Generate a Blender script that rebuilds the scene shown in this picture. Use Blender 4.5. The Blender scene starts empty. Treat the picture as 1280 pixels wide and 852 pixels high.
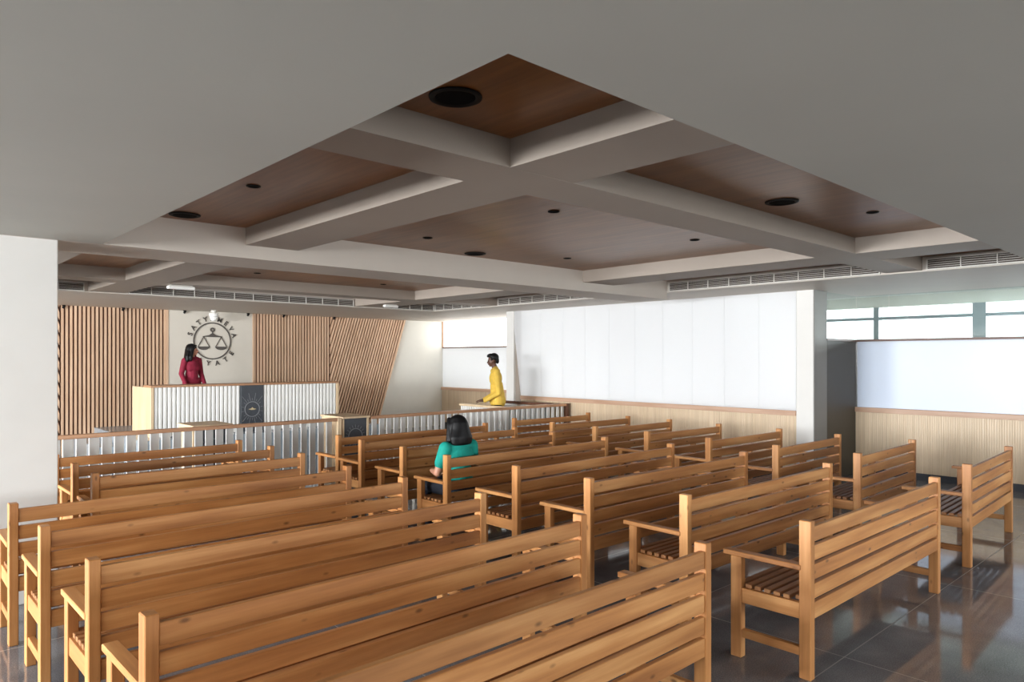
import bpy, bmesh, math, random
from mathutils import Vector, Matrix
random.seed(7)
S = bpy.context.scene
COL = S.collection
PI = math.pi

# ------------------------------------------------------------------ camera
F_PX, HZ, CAM_H = 884.0, 448.0, 1.82
TH = math.atan2(818, F_PX)
cam_d = bpy.data.cameras.new('camera')
cam = bpy.data.objects.new('camera', cam_d)
COL.objects.link(cam)
cam.location = (0, 0, CAM_H)
cam.rotation_euler = (PI/2, 0, -TH)
cam_d.sensor_width = 36.0
cam_d.lens = 36.0*F_PX/1280.0
cam_d.shift_y = (HZ-426.0)/1280.0
cam_d.clip_end = 200
S.camera = cam

# ------------------------------------------------------------------ materials
def lin(r, g, b):
    def f(c):
        c /= 255.0
        return c/12.92 if c <= 0.04045 else ((c+0.055)/1.055)**2.4
    return (f(r), f(g), f(b), 1.0)

class NT:
    def __init__(s, name):
        s.m = bpy.data.materials.new(name); s.m.use_nodes = True
        s.t = s.m.node_tree; s.b = s.t.nodes['Principled BSDF']
    def n(s, typ, **kw):
        nd = s.t.nodes.new(typ)
        for k, v in kw.items(): setattr(nd, k, v)
        return nd
    def l(s, a, b): s.t.links.new(a, b)
    def val(s, sock, v): sock.default_value = v
    def math(s, op, a, b=None, c=None):
        nd = s.n('ShaderNodeMath', operation=op)
        for i, x in enumerate((a, b, c)):
            if x is None: continue
            if isinstance(x, (int, float)): nd.inputs[i].default_value = x
            else: s.l(x, nd.inputs[i])
        return nd.outputs[0]
    def mix(s, fac, a, b, mode='MIX'):
        nd = s.n('ShaderNodeMix', data_type='RGBA', blend_type=mode)
        for sock, x in ((nd.inputs[0], fac), (nd.inputs[6], a), (nd.inputs[7], b)):
            if hasattr(x, 'links'): s.l(x, sock)
            else: sock.default_value = x
        return nd.outputs[2]
    def ramp(s, fac, stops):
        nd = s.n('ShaderNodeValToRGB'); cr = nd.color_ramp
        while len(cr.elements) < len(stops): cr.elements.new(0.5)
        for e, (p, c) in zip(cr.elements, stops): e.position = p; e.color = c
        s.l(fac, nd.inputs[0]); return nd.outputs[0]
    def coords(s, scale=(1, 1, 1), off=None):
        tc = s.n('ShaderNodeTexCoord'); mp = s.n('ShaderNodeMapping')
        mp.inputs['Scale'].default_value = scale
        if off is not None:
            ad = s.n('ShaderNodeVectorMath', operation='ADD')
            s.l(tc.outputs['Object'], ad.inputs[0]); s.l(off, ad.inputs[1]); s.l(ad.outputs[0], mp.inputs[0])
        else: s.l(tc.outputs['Object'], mp.inputs[0])
        return mp.outputs[0]
    def noise(s, vec, scale, detail=3, rough=.5):
        nd = s.n('ShaderNodeTexNoise'); s.l(vec, nd.inputs['Vector'])
        nd.inputs['Scale'].default_value = scale; nd.inputs['Detail'].default_value = detail; nd.inputs['Roughness'].default_value = rough
        return nd.outputs[0]

def paint(name, rgb, rough=.6, var=.04, scale=3.0, spec=.5):
    k = NT(name); c = lin(*rgb)
    v = k.noise(k.coords(), scale, 4)
    lo = tuple(x*(1-var) for x in c[:3])+(1,); hi = tuple(min(1, x*(1+var)) for x in c[:3])+(1,)
    k.l(k.ramp(v, [(.3, lo), (.7, hi)]), k.b.inputs['Base Color'])
    k.b.inputs['Roughness'].default_value = rough
    k.b.inputs['Specular IOR Level'].default_value = spec
    return k.m

def wood(name, dark, mid, light, axis, rough=.45, grain=16.0, knots=True, spec=.4, tint=.22):
    k = NT(name)
    geo = k.n('ShaderNodeNewGeometry'); oi = k.n('ShaderNodeObjectInfo')
    r = k.math('ADD', k.math('MULTIPLY', geo.outputs['Random Per Island'], 37.0), k.math('MULTIPLY', oi.outputs['Random'], 91.0))
    cb = k.n('ShaderNodeCombineXYZ')
    for i in range(3): k.l(r, cb.inputs[i])
    sc = [grain]*3; sc['xyz'.index(axis)] = grain*.055
    vec = k.coords(tuple(sc), cb.outputs[0])
    g1 = k.noise(vec, 1.0, 5, .6)
    sc2 = [5.0]*3; sc2['xyz'.index(axis)] = 1.1
    g2 = k.noise(k.coords(tuple(sc2), cb.outputs[0]), 1.0, 2)
    f = k.math('ADD', k.math('MULTIPLY', g1, .6), k.math('MULTIPLY', g2, .4))
    col = k.ramp(f, [(.33, lin(*dark)), (.5, lin(*mid)), (.66, lin(*light))])
    if knots:
        sk = [13.0]*3; sk['xyz'.index(axis)] = 6.0
        vo = k.n('ShaderNodeTexVoronoi'); k.l(k.coords(tuple(sk), cb.outputs[0]), vo.inputs['Vector']); vo.inputs['Scale'].default_value = 1.0
        cell = k.n('ShaderNodeSeparateColor'); k.l(vo.outputs['Color'], cell.inputs[0])
        pick = k.math('GREATER_THAN', cell.outputs[0], .5)
        kn = k.n('ShaderNodeMapRange'); k.l(vo.outputs['Distance'], kn.inputs[0])
        kn.inputs[1].default_value = .06; kn.inputs[2].default_value = .17; kn.inputs[3].default_value = .75; kn.inputs[4].default_value = 0
        col = k.mix(k.math('MULTIPLY', kn.outputs[0], pick), col, tuple(x*.30 for x in lin(*dark)[:3])+(1,))
    hv = k.n('ShaderNodeHueSaturation')
    rv = k.math('ADD', k.math('MULTIPLY', geo.outputs['Random Per Island'], tint), k.math('MULTIPLY', oi.outputs['Random'], .10))
    k.l(k.math('ADD', rv, 1-tint/2-.05), hv.inputs['Value']); k.l(col, hv.inputs['Color'])
    k.l(hv.outputs[0], k.b.inputs['Base Color'])
    k.b.inputs['Roughness'].default_value = rough
    k.b.inputs['Specular IOR Level'].default_value = spec
    return k.m

def emit(name, rgb, strength):
    k = NT(name)
    k.b.inputs['Base Color'].default_value = lin(*rgb)
    k.b.inputs['Emission Color'].default_value = lin(*rgb); k.b.inputs['Emission Strength'].default_value = strength
    return k.m

def glass(name, tintc):
    k = NT(name); t = k.t
    tr = k.n('ShaderNodeBsdfTransparent'); tr.inputs[0].default_value = tintc
    gl = k.n('ShaderNodeBsdfGlossy'); gl.inputs['Roughness'].default_value = .02
    lw = k.n('ShaderNodeLayerWeight'); lw.inputs[0].default_value = .5
    fr = k.math('ADD', .03, k.math('MULTIPLY', k.math('POWER', lw.outputs['Facing'], 4.0), .5))
    mx = k.n('ShaderNodeMixShader')
    k.l(fr, mx.inputs[0]); k.l(tr.outputs[0], mx.inputs[1]); k.l(gl.outputs[0], mx.inputs[2])
    k.l(mx.outputs[0], t.nodes['Material Output'].inputs['Surface'])
    return k.m

def frosted(name, rgb, trans):
    k = NT(name); k.b.inputs['Base Color'].default_value = lin(*rgb); k.b.inputs['Roughness'].default_value = .3
    tl = k.n('ShaderNodeBsdfTranslucent'); tl.inputs[0].default_value = lin(*rgb)
    mx = k.n('ShaderNodeMixShader'); mx.inputs[0].default_value = trans
    k.l(k.b.outputs[0], mx.inputs[1]); k.l(tl.outputs[0], mx.inputs[2])
    k.l(mx.outputs[0], k.t.nodes['Material Output'].inputs['Surface'])
    return k.m
M = {}
BD, BM, BL = (148, 95, 52), (183, 126, 73), (209, 156, 100)
for ax in 'xyz': M['bench_'+ax] = wood('bench_wood_'+ax, BD, BM, BL, ax)
M['seat'] = wood('seat_wood', (120, 78, 44), (150, 102, 62), (172, 124, 80), 'x')
M['ceil_wood'] = wood('ceiling_wood', (108, 66, 30), (130, 82, 40), (146, 96, 50), 'y', rough=.33, grain=26, knots=False, tint=.0, spec=.45)
M['slat'] = wood('slat_wood', (200, 164, 134), (214, 180, 150), (226, 194, 164), 'z', rough=.5, grain=24, knots=False, tint=.12)
M['slat_back'] = paint('slat_backing', (96, 60, 42), .7)
M['pale'] = wood('pale_oak', (208, 180, 144), (220, 194, 158), (230, 208, 174), 'z', rough=.45, grain=20, knots=False, tint=.06)
M['wains'] = wood('pale_wainscot', (206, 184, 154), (216, 196, 168), (226, 208, 182), 'z', rough=.45, grain=20, knots=False, tint=.08)
M['pale_x'] = wood('pale_oak_cap', (184, 146, 120), (196, 160, 134), (208, 174, 150), 'y', rough=.4, grain=20, knots=False, tint=.04)
M['rail'] = wood('rail_wood', (160, 116, 84), (178, 134, 100), (194, 152, 118), 'x', rough=.4, grain=20, knots=False, tint=.04)
M['darkwood'] = wood('dark_wood', (84, 54, 40), (98, 64, 48), (112, 76, 58), 'z', rough=.4, grain=20, knots=False, tint=.04)
M['wall'] = paint('white_wall_paint', (226, 224, 216), .65, .02)
M['column'] = paint('column_paint', (226, 225, 221), .6, .02)
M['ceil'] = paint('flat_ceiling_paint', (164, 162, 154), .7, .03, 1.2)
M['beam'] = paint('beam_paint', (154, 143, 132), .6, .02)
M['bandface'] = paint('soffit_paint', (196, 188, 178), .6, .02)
M['emblem_wall'] = paint('emblem_board', (214, 208, 196), .6, .02)
M['board'] = frosted('white_frosted_panel', (243, 244, 245), .5)
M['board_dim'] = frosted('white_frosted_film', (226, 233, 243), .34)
M['seam'] = paint('board_seam', (246, 246, 248), .4, .0)
M['recess_side'] = paint('dark_laminate', (62, 56, 46), .5, .03)
M['fin'] = paint('grey_fin_paint', (236, 237, 235), .45, .03)
M['flute'] = paint('white_flute', (240, 239, 235), .45, .02)
M['flute_back'] = paint('flute_backing', (150, 150, 150), .6)
M['panel_dark'] = paint('charcoal_panel', (66, 70, 76), .5, .08, 8)
M['line'] = paint('silver_line', (128, 130, 134), .4)
M['gold'] = paint('brass_centre', (200, 180, 140), .35)
M['emblem'] = paint('emblem_metal', (82, 77, 72), .45)
M['black'] = paint('black_plastic', (12, 11, 10), .6, .04, 3, .25)
M['black_cone'] = paint('black_mesh', (10, 9, 9), .9, .04, 3, .1)
M['metal'] = paint('grille_metal', (206, 203, 196), .4)
M['duct'] = paint('duct_dark', (70, 62, 55), .8)
M['white_plastic'] = paint('white_plastic', (240, 240, 236), .35, .01)
M['skirting'] = paint('dark_skirting', (42, 46, 54), .3)
M['dais'] = paint('dais_stone', (150, 160, 168), .25, .06, 20)
M['frame'] = paint('window_frame', (150, 158, 162), .5)
M['pillar_face'] = paint('grey_pillar_face', (126, 123, 118), .55)
M['sill'] = paint('sill_wood', (110, 84, 74), .45)
M['glass'] = glass('clear_glass', (.90, .955, .95, 1))
M['frost'] = emit('frosted_lit_glass', (255, 254, 250), 2.6)
M['skin_f'] = paint('skin_light_brown', (196, 142, 116), .5, .04, 12)
M['skin_m'] = paint('skin_dark_brown', (92, 60, 46), .5, .05, 12)
M['hair'] = paint('black_hair', (8, 8, 10), .5, .3, 30, .3)
M['red'] = paint('red_sweater', (132, 22, 50), .8, .12, 14)
M['yellow'] = paint('yellow_shirt', (226, 188, 78), .8, .08, 10)
M['teal'] = paint('teal_shirt', (0, 146, 132), .8, .1, 10)
M['navy'] = paint('dark_trousers', (26, 32, 44), .8, .1, 10)
M['eye'] = paint('eye_dark', (20, 14, 12), .2)
M['lip'] = paint('lips', (130, 66, 60), .5)
M['green'] = paint('green_print', (70, 130, 90), .8)

def floor_mat():
    k = NT('granite_floor')
    tc = k.n('ShaderNodeTexCoord'); sp = k.n('ShaderNodeSeparateXYZ'); k.l(tc.outputs['Object'], sp.inputs[0])
    def joint(sock, off, pitch, w):
        fr = k.math('FRACT', k.math('DIVIDE', k.math('ADD', sock, 100*pitch-off), pitch))
        d = k.math('ABSOLUTE', k.math('SUBTRACT', fr, .5))
        return k.math('GREATER_THAN', d, .5-w/2/pitch)
    j = k.math('MAXIMUM', joint(sp.outputs[0], 4.42, 2.03, .007), joint(sp.outputs[1], 1.79, 1.2, .007))
    big = k.noise(k.coords(), 1.4, 5, .6); fine = k.noise(k.coords(), 130, 2, .7)
    f = k.math('ADD', k.math('MULTIPLY', big, .5), k.math('MULTIPLY', fine, .5))
    col = k.ramp(f, [(.36, lin(84, 85, 88)), (.5, lin(112, 113, 117)), (.66, lin(146, 147, 151))])
    k.l(k.mix(j, col, lin(150, 148, 144)), k.b.inputs['Base Color'])
    k.l(k.math('ADD', k.math('MULTIPLY', j, .4), .08), k.b.inputs['Roughness'])
    k.b.inputs['Specular IOR Level'].default_value = .55
    return k.m
M['floor'] = floor_mat()

# ------------------------------------------------------------------ mesh helpers
class MB:
    """collects shapes and links them as ONE mesh object"""
    def __init__(s): s.v = []; s.f = []; s.smooth = []
    def add(s, vs, fs, sm=False):
        o = len(s.v); s.v += [tuple(v) for v in vs]
        for f in fs: s.f.append([i+o for i in f]); s.smooth.append(sm)
        return s
    def box(s, x0, x1, y0, y1, z0, z1, bev=0.0, M4=None):
        if bev <= 0:
            vs = [(x, y, z) for x in (x0, x1) for y in (y0, y1) for z in (z0, z1)]
            fs = [(0, 1, 3, 2), (4, 6, 7, 5), (0, 4, 5, 1), (2, 3, 7, 6), (0, 2, 6, 4), (1, 5, 7, 3)]
        else:
            bm = bmesh.new(); bmesh.ops.create_cube(bm, size=1)
            for v in bm.verts: v.co = Vector(((x0+x1)/2+v.co.x*(x1-x0), (y0+y1)/2+v.co.y*(y1-y0), (z0+z1)/2+v.co.z*(z1-z0)))
            bmesh.ops.bevel(bm, geom=bm.edges[:], offset=bev, segments=1, affect='EDGES')
            bm.verts.index_update()
            vs = [v.co.copy() for v in bm.verts]; fs = [[v.index for v in f.verts] for f in bm.faces]; bm.free()
        if M4 is not None: vs = [M4 @ Vector(v) for v in vs]
        return s.add(vs, fs)
    def prism(s, poly, axis, a, b):
        """poly of (u,v); axis 'y': (u,a..b,v); axis 'x': (a..b,u,v); axis 'z': (u,v,a..b)"""
        def P(u, v, w): return {'y': (u, w, v), 'x': (w, u, v), 'z': (u, v, w)}[axis]
        n = len(poly); vs = [P(u, v, a) for u, v in poly]+[P(u, v, b) for u, v in poly]
        fs = [list(range(n))[::-1], list(range(n, 2*n))]+[[i, (i+1) % n, n+(i+1) % n, n+i] for i in range(n)]
        return s.add(vs, fs)
    def lathe(s, prof, c=(0, 0, 0), seg=24, sm=True):
        vs = []; fs = []; n = len(prof)
        for i in range(seg):
            a = 2*PI*i/seg
            for r, z in prof: vs.append((c[0]+r*math.cos(a), c[1]+r*math.sin(a), c[2]+z))
        for i in range(seg):
            j = (i+1) % seg
            for k in range(n-1): fs.append([i*n+k, j*n+k, j*n+k+1, i*n+k+1])
        return s.add(vs, fs, sm)
    def ring(s, r0, r1, cx, cz, y0, y1, seg=48):
        vs = []; fs = []
        for i in range(seg):
            a = 2*PI*i/seg; u, w = math.cos(a), math.sin(a)
            vs += [(cx+r0*u, y0, cz+r0*w), (cx+r1*u, y0, cz+r1*w), (cx+r1*u, y1, cz+r1*w), (cx+r0*u, y1, cz+r0*w)]
        for i in range(seg):
            j = (i+1) % seg
            for k in range(4): fs.append([i*4+k, i*4+(k+1) % 4, j*4+(k+1) % 4, j*4+k])
        return s.add(vs, fs)
    def bar(s, p, q, w, y0, y1):
        """flat bar from p to q in the xz plane"""
        p = Vector((p[0], p[1])); q = Vector((q[0], q[1])); d = (q-p).normalized(); n = Vector((-d.y, d.x))*w/2
        return s.prism([tuple(p-n), tuple(q-n), tuple(q+n), tuple(p+n)], 'y', y0, y1)
    def build(s, name, mat, parent=None, link=True):
        me = bpy.data.meshes.new(name); me.from_pydata(s.v, [], s.f)
        me.polygons.foreach_set('use_smooth', s.smooth)
        bm = bmesh.new(); bm.from_mesh(me); bmesh.ops.recalc_face_normals(bm, faces=bm.faces[:]); bm.to_mesh(me); bm.free()
        me.materials.append(mat); me.update()
        o = bpy.data.objects.new(name, me); COL.objects.link(o)
        if parent: o.parent = parent
        return o

def tag(o, label, cat, group=None):
    o['label'] = label; o['category'] = cat
    if group: o['group'] = group
    return o
def thing(name, label, cat, loc=(0, 0, 0), rz=0, group=None):
    o = bpy.data.objects.new(name, None); COL.objects.link(o); o.empty_display_size = .1
    o.location = loc; o.rotation_euler = (0, 0, rz)
    return tag(o, label, cat, group)
def struct(name, mb, mat):
    o = mb.build(name, mat); o['kind'] = 'structure'; return o
def copy_tree(root, loc, rz, label, group=None):
    r = root.copy(); COL.objects.link(r); r.location = loc; r.rotation_euler = (0, 0, rz); r['label'] = label
    if group: r['group'] = group
    for ch in list(root.children):
        c = ch.copy(); COL.objects.link(c); c.parent = r
        for g in list(ch.children):
            d = g.copy(); COL.objects.link(d); d.parent = c
    return r

# ------------------------------------------------------------------ layout numbers (metres)
XL, XR, XM = -8.0, 11.75, 10.18          # left wall, recessed right wall, main right wall plane
YB, YF = -6.0, 15.4                      # wall behind the camera, front wall
ZF, ZS, ZP, ZW = 2.72, 2.836, 2.82, 2.99  # flat ceiling, shallow beams, perimeter soffit, timber panels

# ------------------------------------------------------------------ setting
struct('floor', MB().box(XL-.3, 16.2, YB-.3, YF+.3, -.12, 0), M['floor'])

# front wall (plain white part, behind slats, emblem board)
struct('wall_front', MB().box(XL-.3, 16, YF+.08, YF+.3, 0, 3.3), M['wall'])
# left walls: with window openings
def wall_with_windows_x(mb, x0, x1, y0, y1, z1, wins):
    ys = y0
    for (a, b, c, d) in wins:
        mb.box(x0, x1, ys, a, 0, z1); mb.box(x0, x1, a, b, 0, c); mb.box(x0, x1, a, b, d, z1); ys = b
    mb.box(x0, x1, ys, y1, 0, z1)
WL = [(-4.0, -.4, 1.0, 2.55), (.2, 3.8, 1.0, 2.55), (4.4, 8.0, 1.0, 2.55), (8.6, 12.2, 1.0, 2.55)]
m = MB(); wall_with_windows_x(m, XL-.2, XL, YB-.3, YF+.3, 3.3, WL); struct('wall_left', m, M['wall'])
m = MB(); m.box(.30, 1.12, 6.3, 6.93, 0, 2.76, .006); struct('wall_column', m, M['column'])
# wall behind the camera, with three windows
m = MB(); xs = XL-.2
WB = [(-.8, 2.0), (2.6, 6.0), (6.6, 10.2)]
for a, b in WB:
    m.box(xs, a, YB-.2, YB, 0, 3.3); m.box(a, b, YB-.2, YB, 0, .9); m.box(a, b, YB-.2, YB, 2.3, 3.3); xs = b
m.box(xs, 12.0, YB-.2, YB, 0, 3.3); struct('wall_back', m, M['wall'])
nwin = 1
def window_frame(axis, pos, a, b, z0, z1, n):
    global nwin
    m = MB(); w = .05
    def bx(u0, u1, c, d):
        if axis == 'x': m.box(pos-.04, pos+.04, u0, u1, c, d)
        else: m.box(u0, u1, pos-.04, pos+.04, c, d)
    bx(a, b, z0, z0+w); bx(a, b, z1-w, z1)
    for i in range(n+1):
        u = a+(b-a-w)*i/n; bx(u, u+w, z0+w, z1-w)
    struct('window_%d' % nwin, m, M['frame']); nwin += 1
for a, b, c, d in WL: window_frame('x', XL-.1, a, b, c, d, 3)
for a, b in WB: window_frame('y', YB-.1, a, b, .9, 2.3, 3)

# ceiling: timber panels between beams, flat painted ceiling around
struct('ceiling.001', MB().box(1.2, 9.2, 1.3, 12.4, ZW, ZW+.03), M['ceil_wood'])
m = MB()
m.box(XL-.2, 1.41, YB-.2, 6.27, ZF, 3.1); m.box(1.41, 12.0, YB-.2, 1.54, ZF, 3.1)
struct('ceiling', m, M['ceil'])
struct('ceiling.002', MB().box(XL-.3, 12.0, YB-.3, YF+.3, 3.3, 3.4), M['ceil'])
nt = 1
def trim(mb, mat):
    global nt
    o = struct('trim_%d' % nt, mb, mat); nt += 1; return o
trim(MB().box(XL-.2, 9.0, 6.27, 6.93, ZF, 3.1), M['bandface'])                      # deep cross beam
trim(MB().box(1.2, 9.0, 2.77, 3.16, ZS, 3.1), M['beam'])                            # near shallow cross beam
trim(MB().box(1.2, 9.0, 10.14, 10.55, ZS, 3.1), M['beam'])                          # far shallow cross beam
for x0, x1 in ((2.55, 3.05), (7.09, 7.72)):
    mm = MB(); mm.box(x0, x1, 1.5, 6.27, ZS+.001, 3.1); mm.box(x0, x1, 6.93, 12.2, ZS+.001, 3.1); trim(mm, M['beam'])
m = MB(); m.box(9.0, 12.0, 1.5, YF+.2, ZP, 3.1); m.box(XL, 9.0, 12.17, YF+.2, ZP, 3.1)
trim(m, M['bandface'])
trim(MB().box(XL-.1, 1.41, 6.93, 12.2, ZF, 3.1), M['beam'])

# ------------------------------------------------------------------ slatted cladding of the front wall
def clip(poly, nx, nz, c):
    """keep nx*x+nz*z >= c"""
    out = []
    for i, p in enumerate(poly):
        q = poly[(i+1) % len(poly)]; dp = nx*p[0]+nz*p[1]-c; dq = nx*q[0]+nz*q[1]-c
        if dp >= 0: out.append(p)
        if (dp >= 0) != (dq >= 0):
            t = dp/(dp-dq); out.append((p[0]+t*(q[0]-p[0]), p[1]+t*(q[1]-p[1])))
    return out
ZT = ZP-.002
def cladding(label, x0, x1, group='slatted timber wall panels'):
    t = thing('slat_panel', label, 'wall panel', ((x0+x1)/2, YF+.04, 0), 0, group); ox, oy = (x0+x1)/2, YF+.04
    MB().box(x0-ox, x1-ox, .0, .035, .0, ZT).build('backing', M['slat_back'], t)
    m = MB(); n = round((x1-x0)/.0715); p = (x1-x0)/n
    for i in range(n): m.box(x0-ox+p*i+.012, x0-ox+p*i+.052, -.045, .0, .0, ZT)
    m.build('slats', M['slat'], t)
    return t
cladding('panel of upright timber slats on the front wall, left of the round emblem', 2.775, 4.64)
cladding('panel of upright timber slats on the front wall, between emblem and slanting slats', 6.44, 8.30)
t = thing('slat_panel', 'panel of slanting timber slats with a raked right edge on the front wall', 'wall panel', (9, YF+.04, 0), 0, 'slatted timber wall panels')
SL = .316; xb = 9.70-.4*SL
def rake(x, z0=0, z1=ZT): return x+SL*z0, x+SL*z1
MB().prism([(8.31-9, 0), (xb-9, 0), (xb+SL*ZT-9, ZT), (8.31-9, ZT)], 'y', 0, .035).build('backing', M['slat_back'], t)
m = MB(); x = 8.31-SL*ZT-.05
while x < xb-.04:
    pl = [(x, 0), (x+.042, 0), (x+.042+SL*ZT, ZT), (x+SL*ZT, ZT)]
    pl = clip(pl, 1, 0, 8.32)
    if len(pl) > 2: m.prism([(a-9, b) for a, b in pl], 'y', -.045, 0)
    x += .0745
m.build('slats', M['slat'], t)
m2 = MB().prism([(xb-.03-9, 0), (xb+.012-9, 0), (xb+.012+SL*ZT-9, ZT), (xb-.03+SL*ZT-9, ZT)], 'y', -.048, .03); m2.build('edge_strip', M['slat'], t)
# mirrored slanting slats at the left end
t = thing('slat_panel', 'panel of slanting timber slats at the far left end of the front wall', 'wall panel', (2, YF+.04, 0), 0, 'slatted timber wall panels')
xm = 2*5.545-xb
MB().prism([(2.765-2, 0), (xm-2, 0), (xm-SL*ZT-2, ZT), (2.765-2, ZT)], 'y', 0, .035).build('backing', M['slat_back'], t)
m = MB(); x = 2.77+SL*ZT+.02
while x > xm+.04:
    pl = clip([(x-.042, 0), (x, 0), (x-SL*ZT, ZT), (x-.042-SL*ZT, ZT)], -1, 0, -2.76)
    if len(pl) > 2: m.prism([(a-2, b) for a, b in pl], 'y', -.045, 0)
    x -= .0745
m.build('slats', M['slat'], t)
# emblem board
tag(MB().box(4.66, 6.42, YF-.01, YF+.078, 0, ZT, .004).build('emblem_board', M['emblem_wall']), 'plain off-white wall board behind the round emblem, between the slats', 'wall board')
trim(MB().box(4.625, 4.665, YF-.02, YF+.075, 0, ZT), M['slat']); trim(MB().box(6.415, 6.45, YF-.02, YF+.075, 0, ZT), M['slat'])

# emblem: ring, scales, letters
ex, ez, ey = 5.545, 2.195, YF-.0125
em = thing('wall_emblem', 'round dark emblem of balance scales ringed with lettering on the front wall', 'emblem', (ex, ey, ez))
MB().ring(.370, .394, 0, 0, -.014, 0, 64).build('ring', M['emblem'], em)
m = MB(); m.ring(.020, .048, 0, .238, -.014, 0, 20)
m.prism([(-.012, .19), (-.012, .165), (-.07, .125), (-.2, .098), (-.2, .082), (.2, .082), (.2, .098), (.07, .125), (.012, .165), (.012, .19)], 'y', -.014, 0)
m.build('scale_beam', M['emblem'], em)
for sx in (-1, 1):
    cx = .182*sx
    m = MB(); m.bar((cx, .088), (cx-.115, -.12), .012, -.012, 0); m.bar((cx, .088), (cx+.115, -.12), .012, -.012, 0); m.build('hanger', M['emblem'], em)
    pts = [(cx-.125, -.118), (cx+.125, -.118)]+[(cx+.125*math.cos(a), -.118-.075*math.sin(a)) for a in [PI*k/10 for k in range(1, 10)]]
    MB().prism(pts, 'y', -.013, 0).build('scale_pan', M['emblem'], em)
def letter(ch, ang, rad, size, top):
    cu = bpy.data.curves.new('t', 'FONT'); cu.body = ch; cu.size = size; cu.extrude = .006; cu.offset = .003
    cu.align_x = 'CENTER'; cu.align_y = 'CENTER'
    to = bpy.data.objects.new('t', cu); COL.objects.link(to)
    bpy.context.view_layer.update(); dg = bpy.context.evaluated_depsgraph_get()
    me = bpy.data.meshes.new_from_object(to.evaluated_get(dg)); bpy.data.objects.remove(to)
    xs = [v.co.x for v in me.vertices]; ys = [v.co.y for v in me.vertices]
    off = Matrix.Translation((-(min(xs)+max(xs))/2, -(min(ys)+max(ys))/2, 0))
    tilt = ang-PI/2 if top else ang+PI/2
    me.transform(Matrix.Translation((rad*math.cos(ang), -.006, rad*math.sin(ang))) @ Matrix.Rotation(-tilt, 4, 'Y') @ Matrix.Rotation(PI/2, 4, 'X') @ off)
    me.materials.clear(); me.materials.append(M['emblem']); me.name = 'letter'
    o = bpy.data.objects.new('letter', me); COL.objects.link(o); o.parent = em
for i, ch in enumerate('SATYAMEVA'): letter(ch, math.radians(163-18.4*i), .478, .137, True)
for i, ch in enumerate('JAYATE'): letter(ch, math.radians(-145.5+22.6*i), .478, .137, False)

# ------------------------------------------------------------------ right wall
cap_z = 1.05
def flutes_x(mb, X, y0, y1, z0, z1, pitch=.03):
    mb.box(X, X+.02, y0, y1, z0, z1)
    n = int((y1-y0)/pitch)
    for i in range(n): mb.box(X-.008, X, y0+pitch*i+.006, y0+pitch*i+.024, z0, z1)
def wainscot(label, X, y0, y1):
    t = thing('wainscot', label, 'wall panelling', (X, (y0+y1)/2, 0)); oy = (y0+y1)/2
    m = MB(); flutes_x(m, .0, y0-oy, y1-oy, .1, cap_z-.075); m.build('fluted_panel', M['wains'], t)
    MB().box(-.035, .03, y0-oy, y1-oy, cap_z-.075, cap_z, .004).build('cap_rail', M['pale_x'], t)
    MB().box(-.004, .02, y0-oy, y1-oy, 0, .1).build('skirting', M['skirting'], t)
wainscot('pale fluted wainscot under the large white wall board, between the two pillars', XM, 4.815, 10.72)
wainscot('pale fluted wainscot on the recessed right wall, under the glazed screen', XR-.05, -2.0, 4.72)
wainscot('short pale wainscot in the far right corner behind the man in yellow', XR-.05, 11.2, YF+.06)
# main board with raked left edge, split in joined panels
t = thing('wall_board', 'large white translucent wall board with a slanted left edge on the right wall', 'wall board', (XM, 7.8, 0))
ys = [4.82+i*.59 for i in range(11)]
for i in range(10):
    a, b = ys[i], ys[i+1]
    if i == 9: poly = [(a-7.8, cap_z), (10.735-7.8, cap_z), (10.99-7.8, ZP+.03), (a-7.8, ZP+.03)]
    else: poly = [(a-7.8, cap_z), (b-.002-7.8, cap_z), (b-.002-7.8, ZP+.03), (a-7.8, ZP+.03)]
    MB().prism(poly, 'x', 0, .03).build('panel', M['board'], t)
struct('wall_right', MB().box(XM+.035, XM+.12, 4.8, 11.0, 0, cap_z-.02), M['beam'])
struct('wall_right.008', MB().box(XM+.035, XM+.12, 10.72, 11.0, cap_z-.02, 3.2), M['beam'])
struct('wall_right.001', MB().box(XM-.01, XM+.42, 4.56, 4.813, 0, ZP+.02, .004), M['column'])
trim(MB().box(XM+.003, XM+.423, 4.548, 4.559, 0, ZP+.019), M['pillar_face'])  # thin sheet giving the pillar's camera-facing side a darker grey
struct('wall_right.002', MB().box(XM-.02, XM+.42, 10.93, 11.16, 0, ZP+.02, .004), M['column'])
# recessed wall: board, sill, glass, side partition
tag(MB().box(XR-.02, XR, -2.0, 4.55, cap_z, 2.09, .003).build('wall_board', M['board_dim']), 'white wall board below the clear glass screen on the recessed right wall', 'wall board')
struct('wall_right.003', MB().box(XR, XR+.1, -2.2, 4.6, 0, cap_z), M['wall'])
struct('wall_right.004', MB().box(XM+.42, XR+.1, 4.56, 4.62, 0, 2.09), M['recess_side'])
trim(MB().box(XR-.03, XR+.11, -2.2, 4.54, 2.09, 2.125), M['sill'])
trim(MB().box(XM+.42, XR+.11, 4.54, 4.64, 2.09, 2.125), M['sill'])
t = struct('window_%d' % nwin, MB().box(XR+.03, XR+.042, -2.2, 4.09, 2.125, ZP+.02), M['glass']); nwin += 1
t = struct('window_%d' % nwin, MB().box(XR+.03, XR+.042, 4.10, 4.58, 2.125, ZP+.02), M['glass']); nwin += 1
t = struct('window_%d' % nwin, MB().box(XM+.42, XR+.03, 4.585, 4.597, 2.125, ZP+.02), M['glass']); nwin += 1
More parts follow.
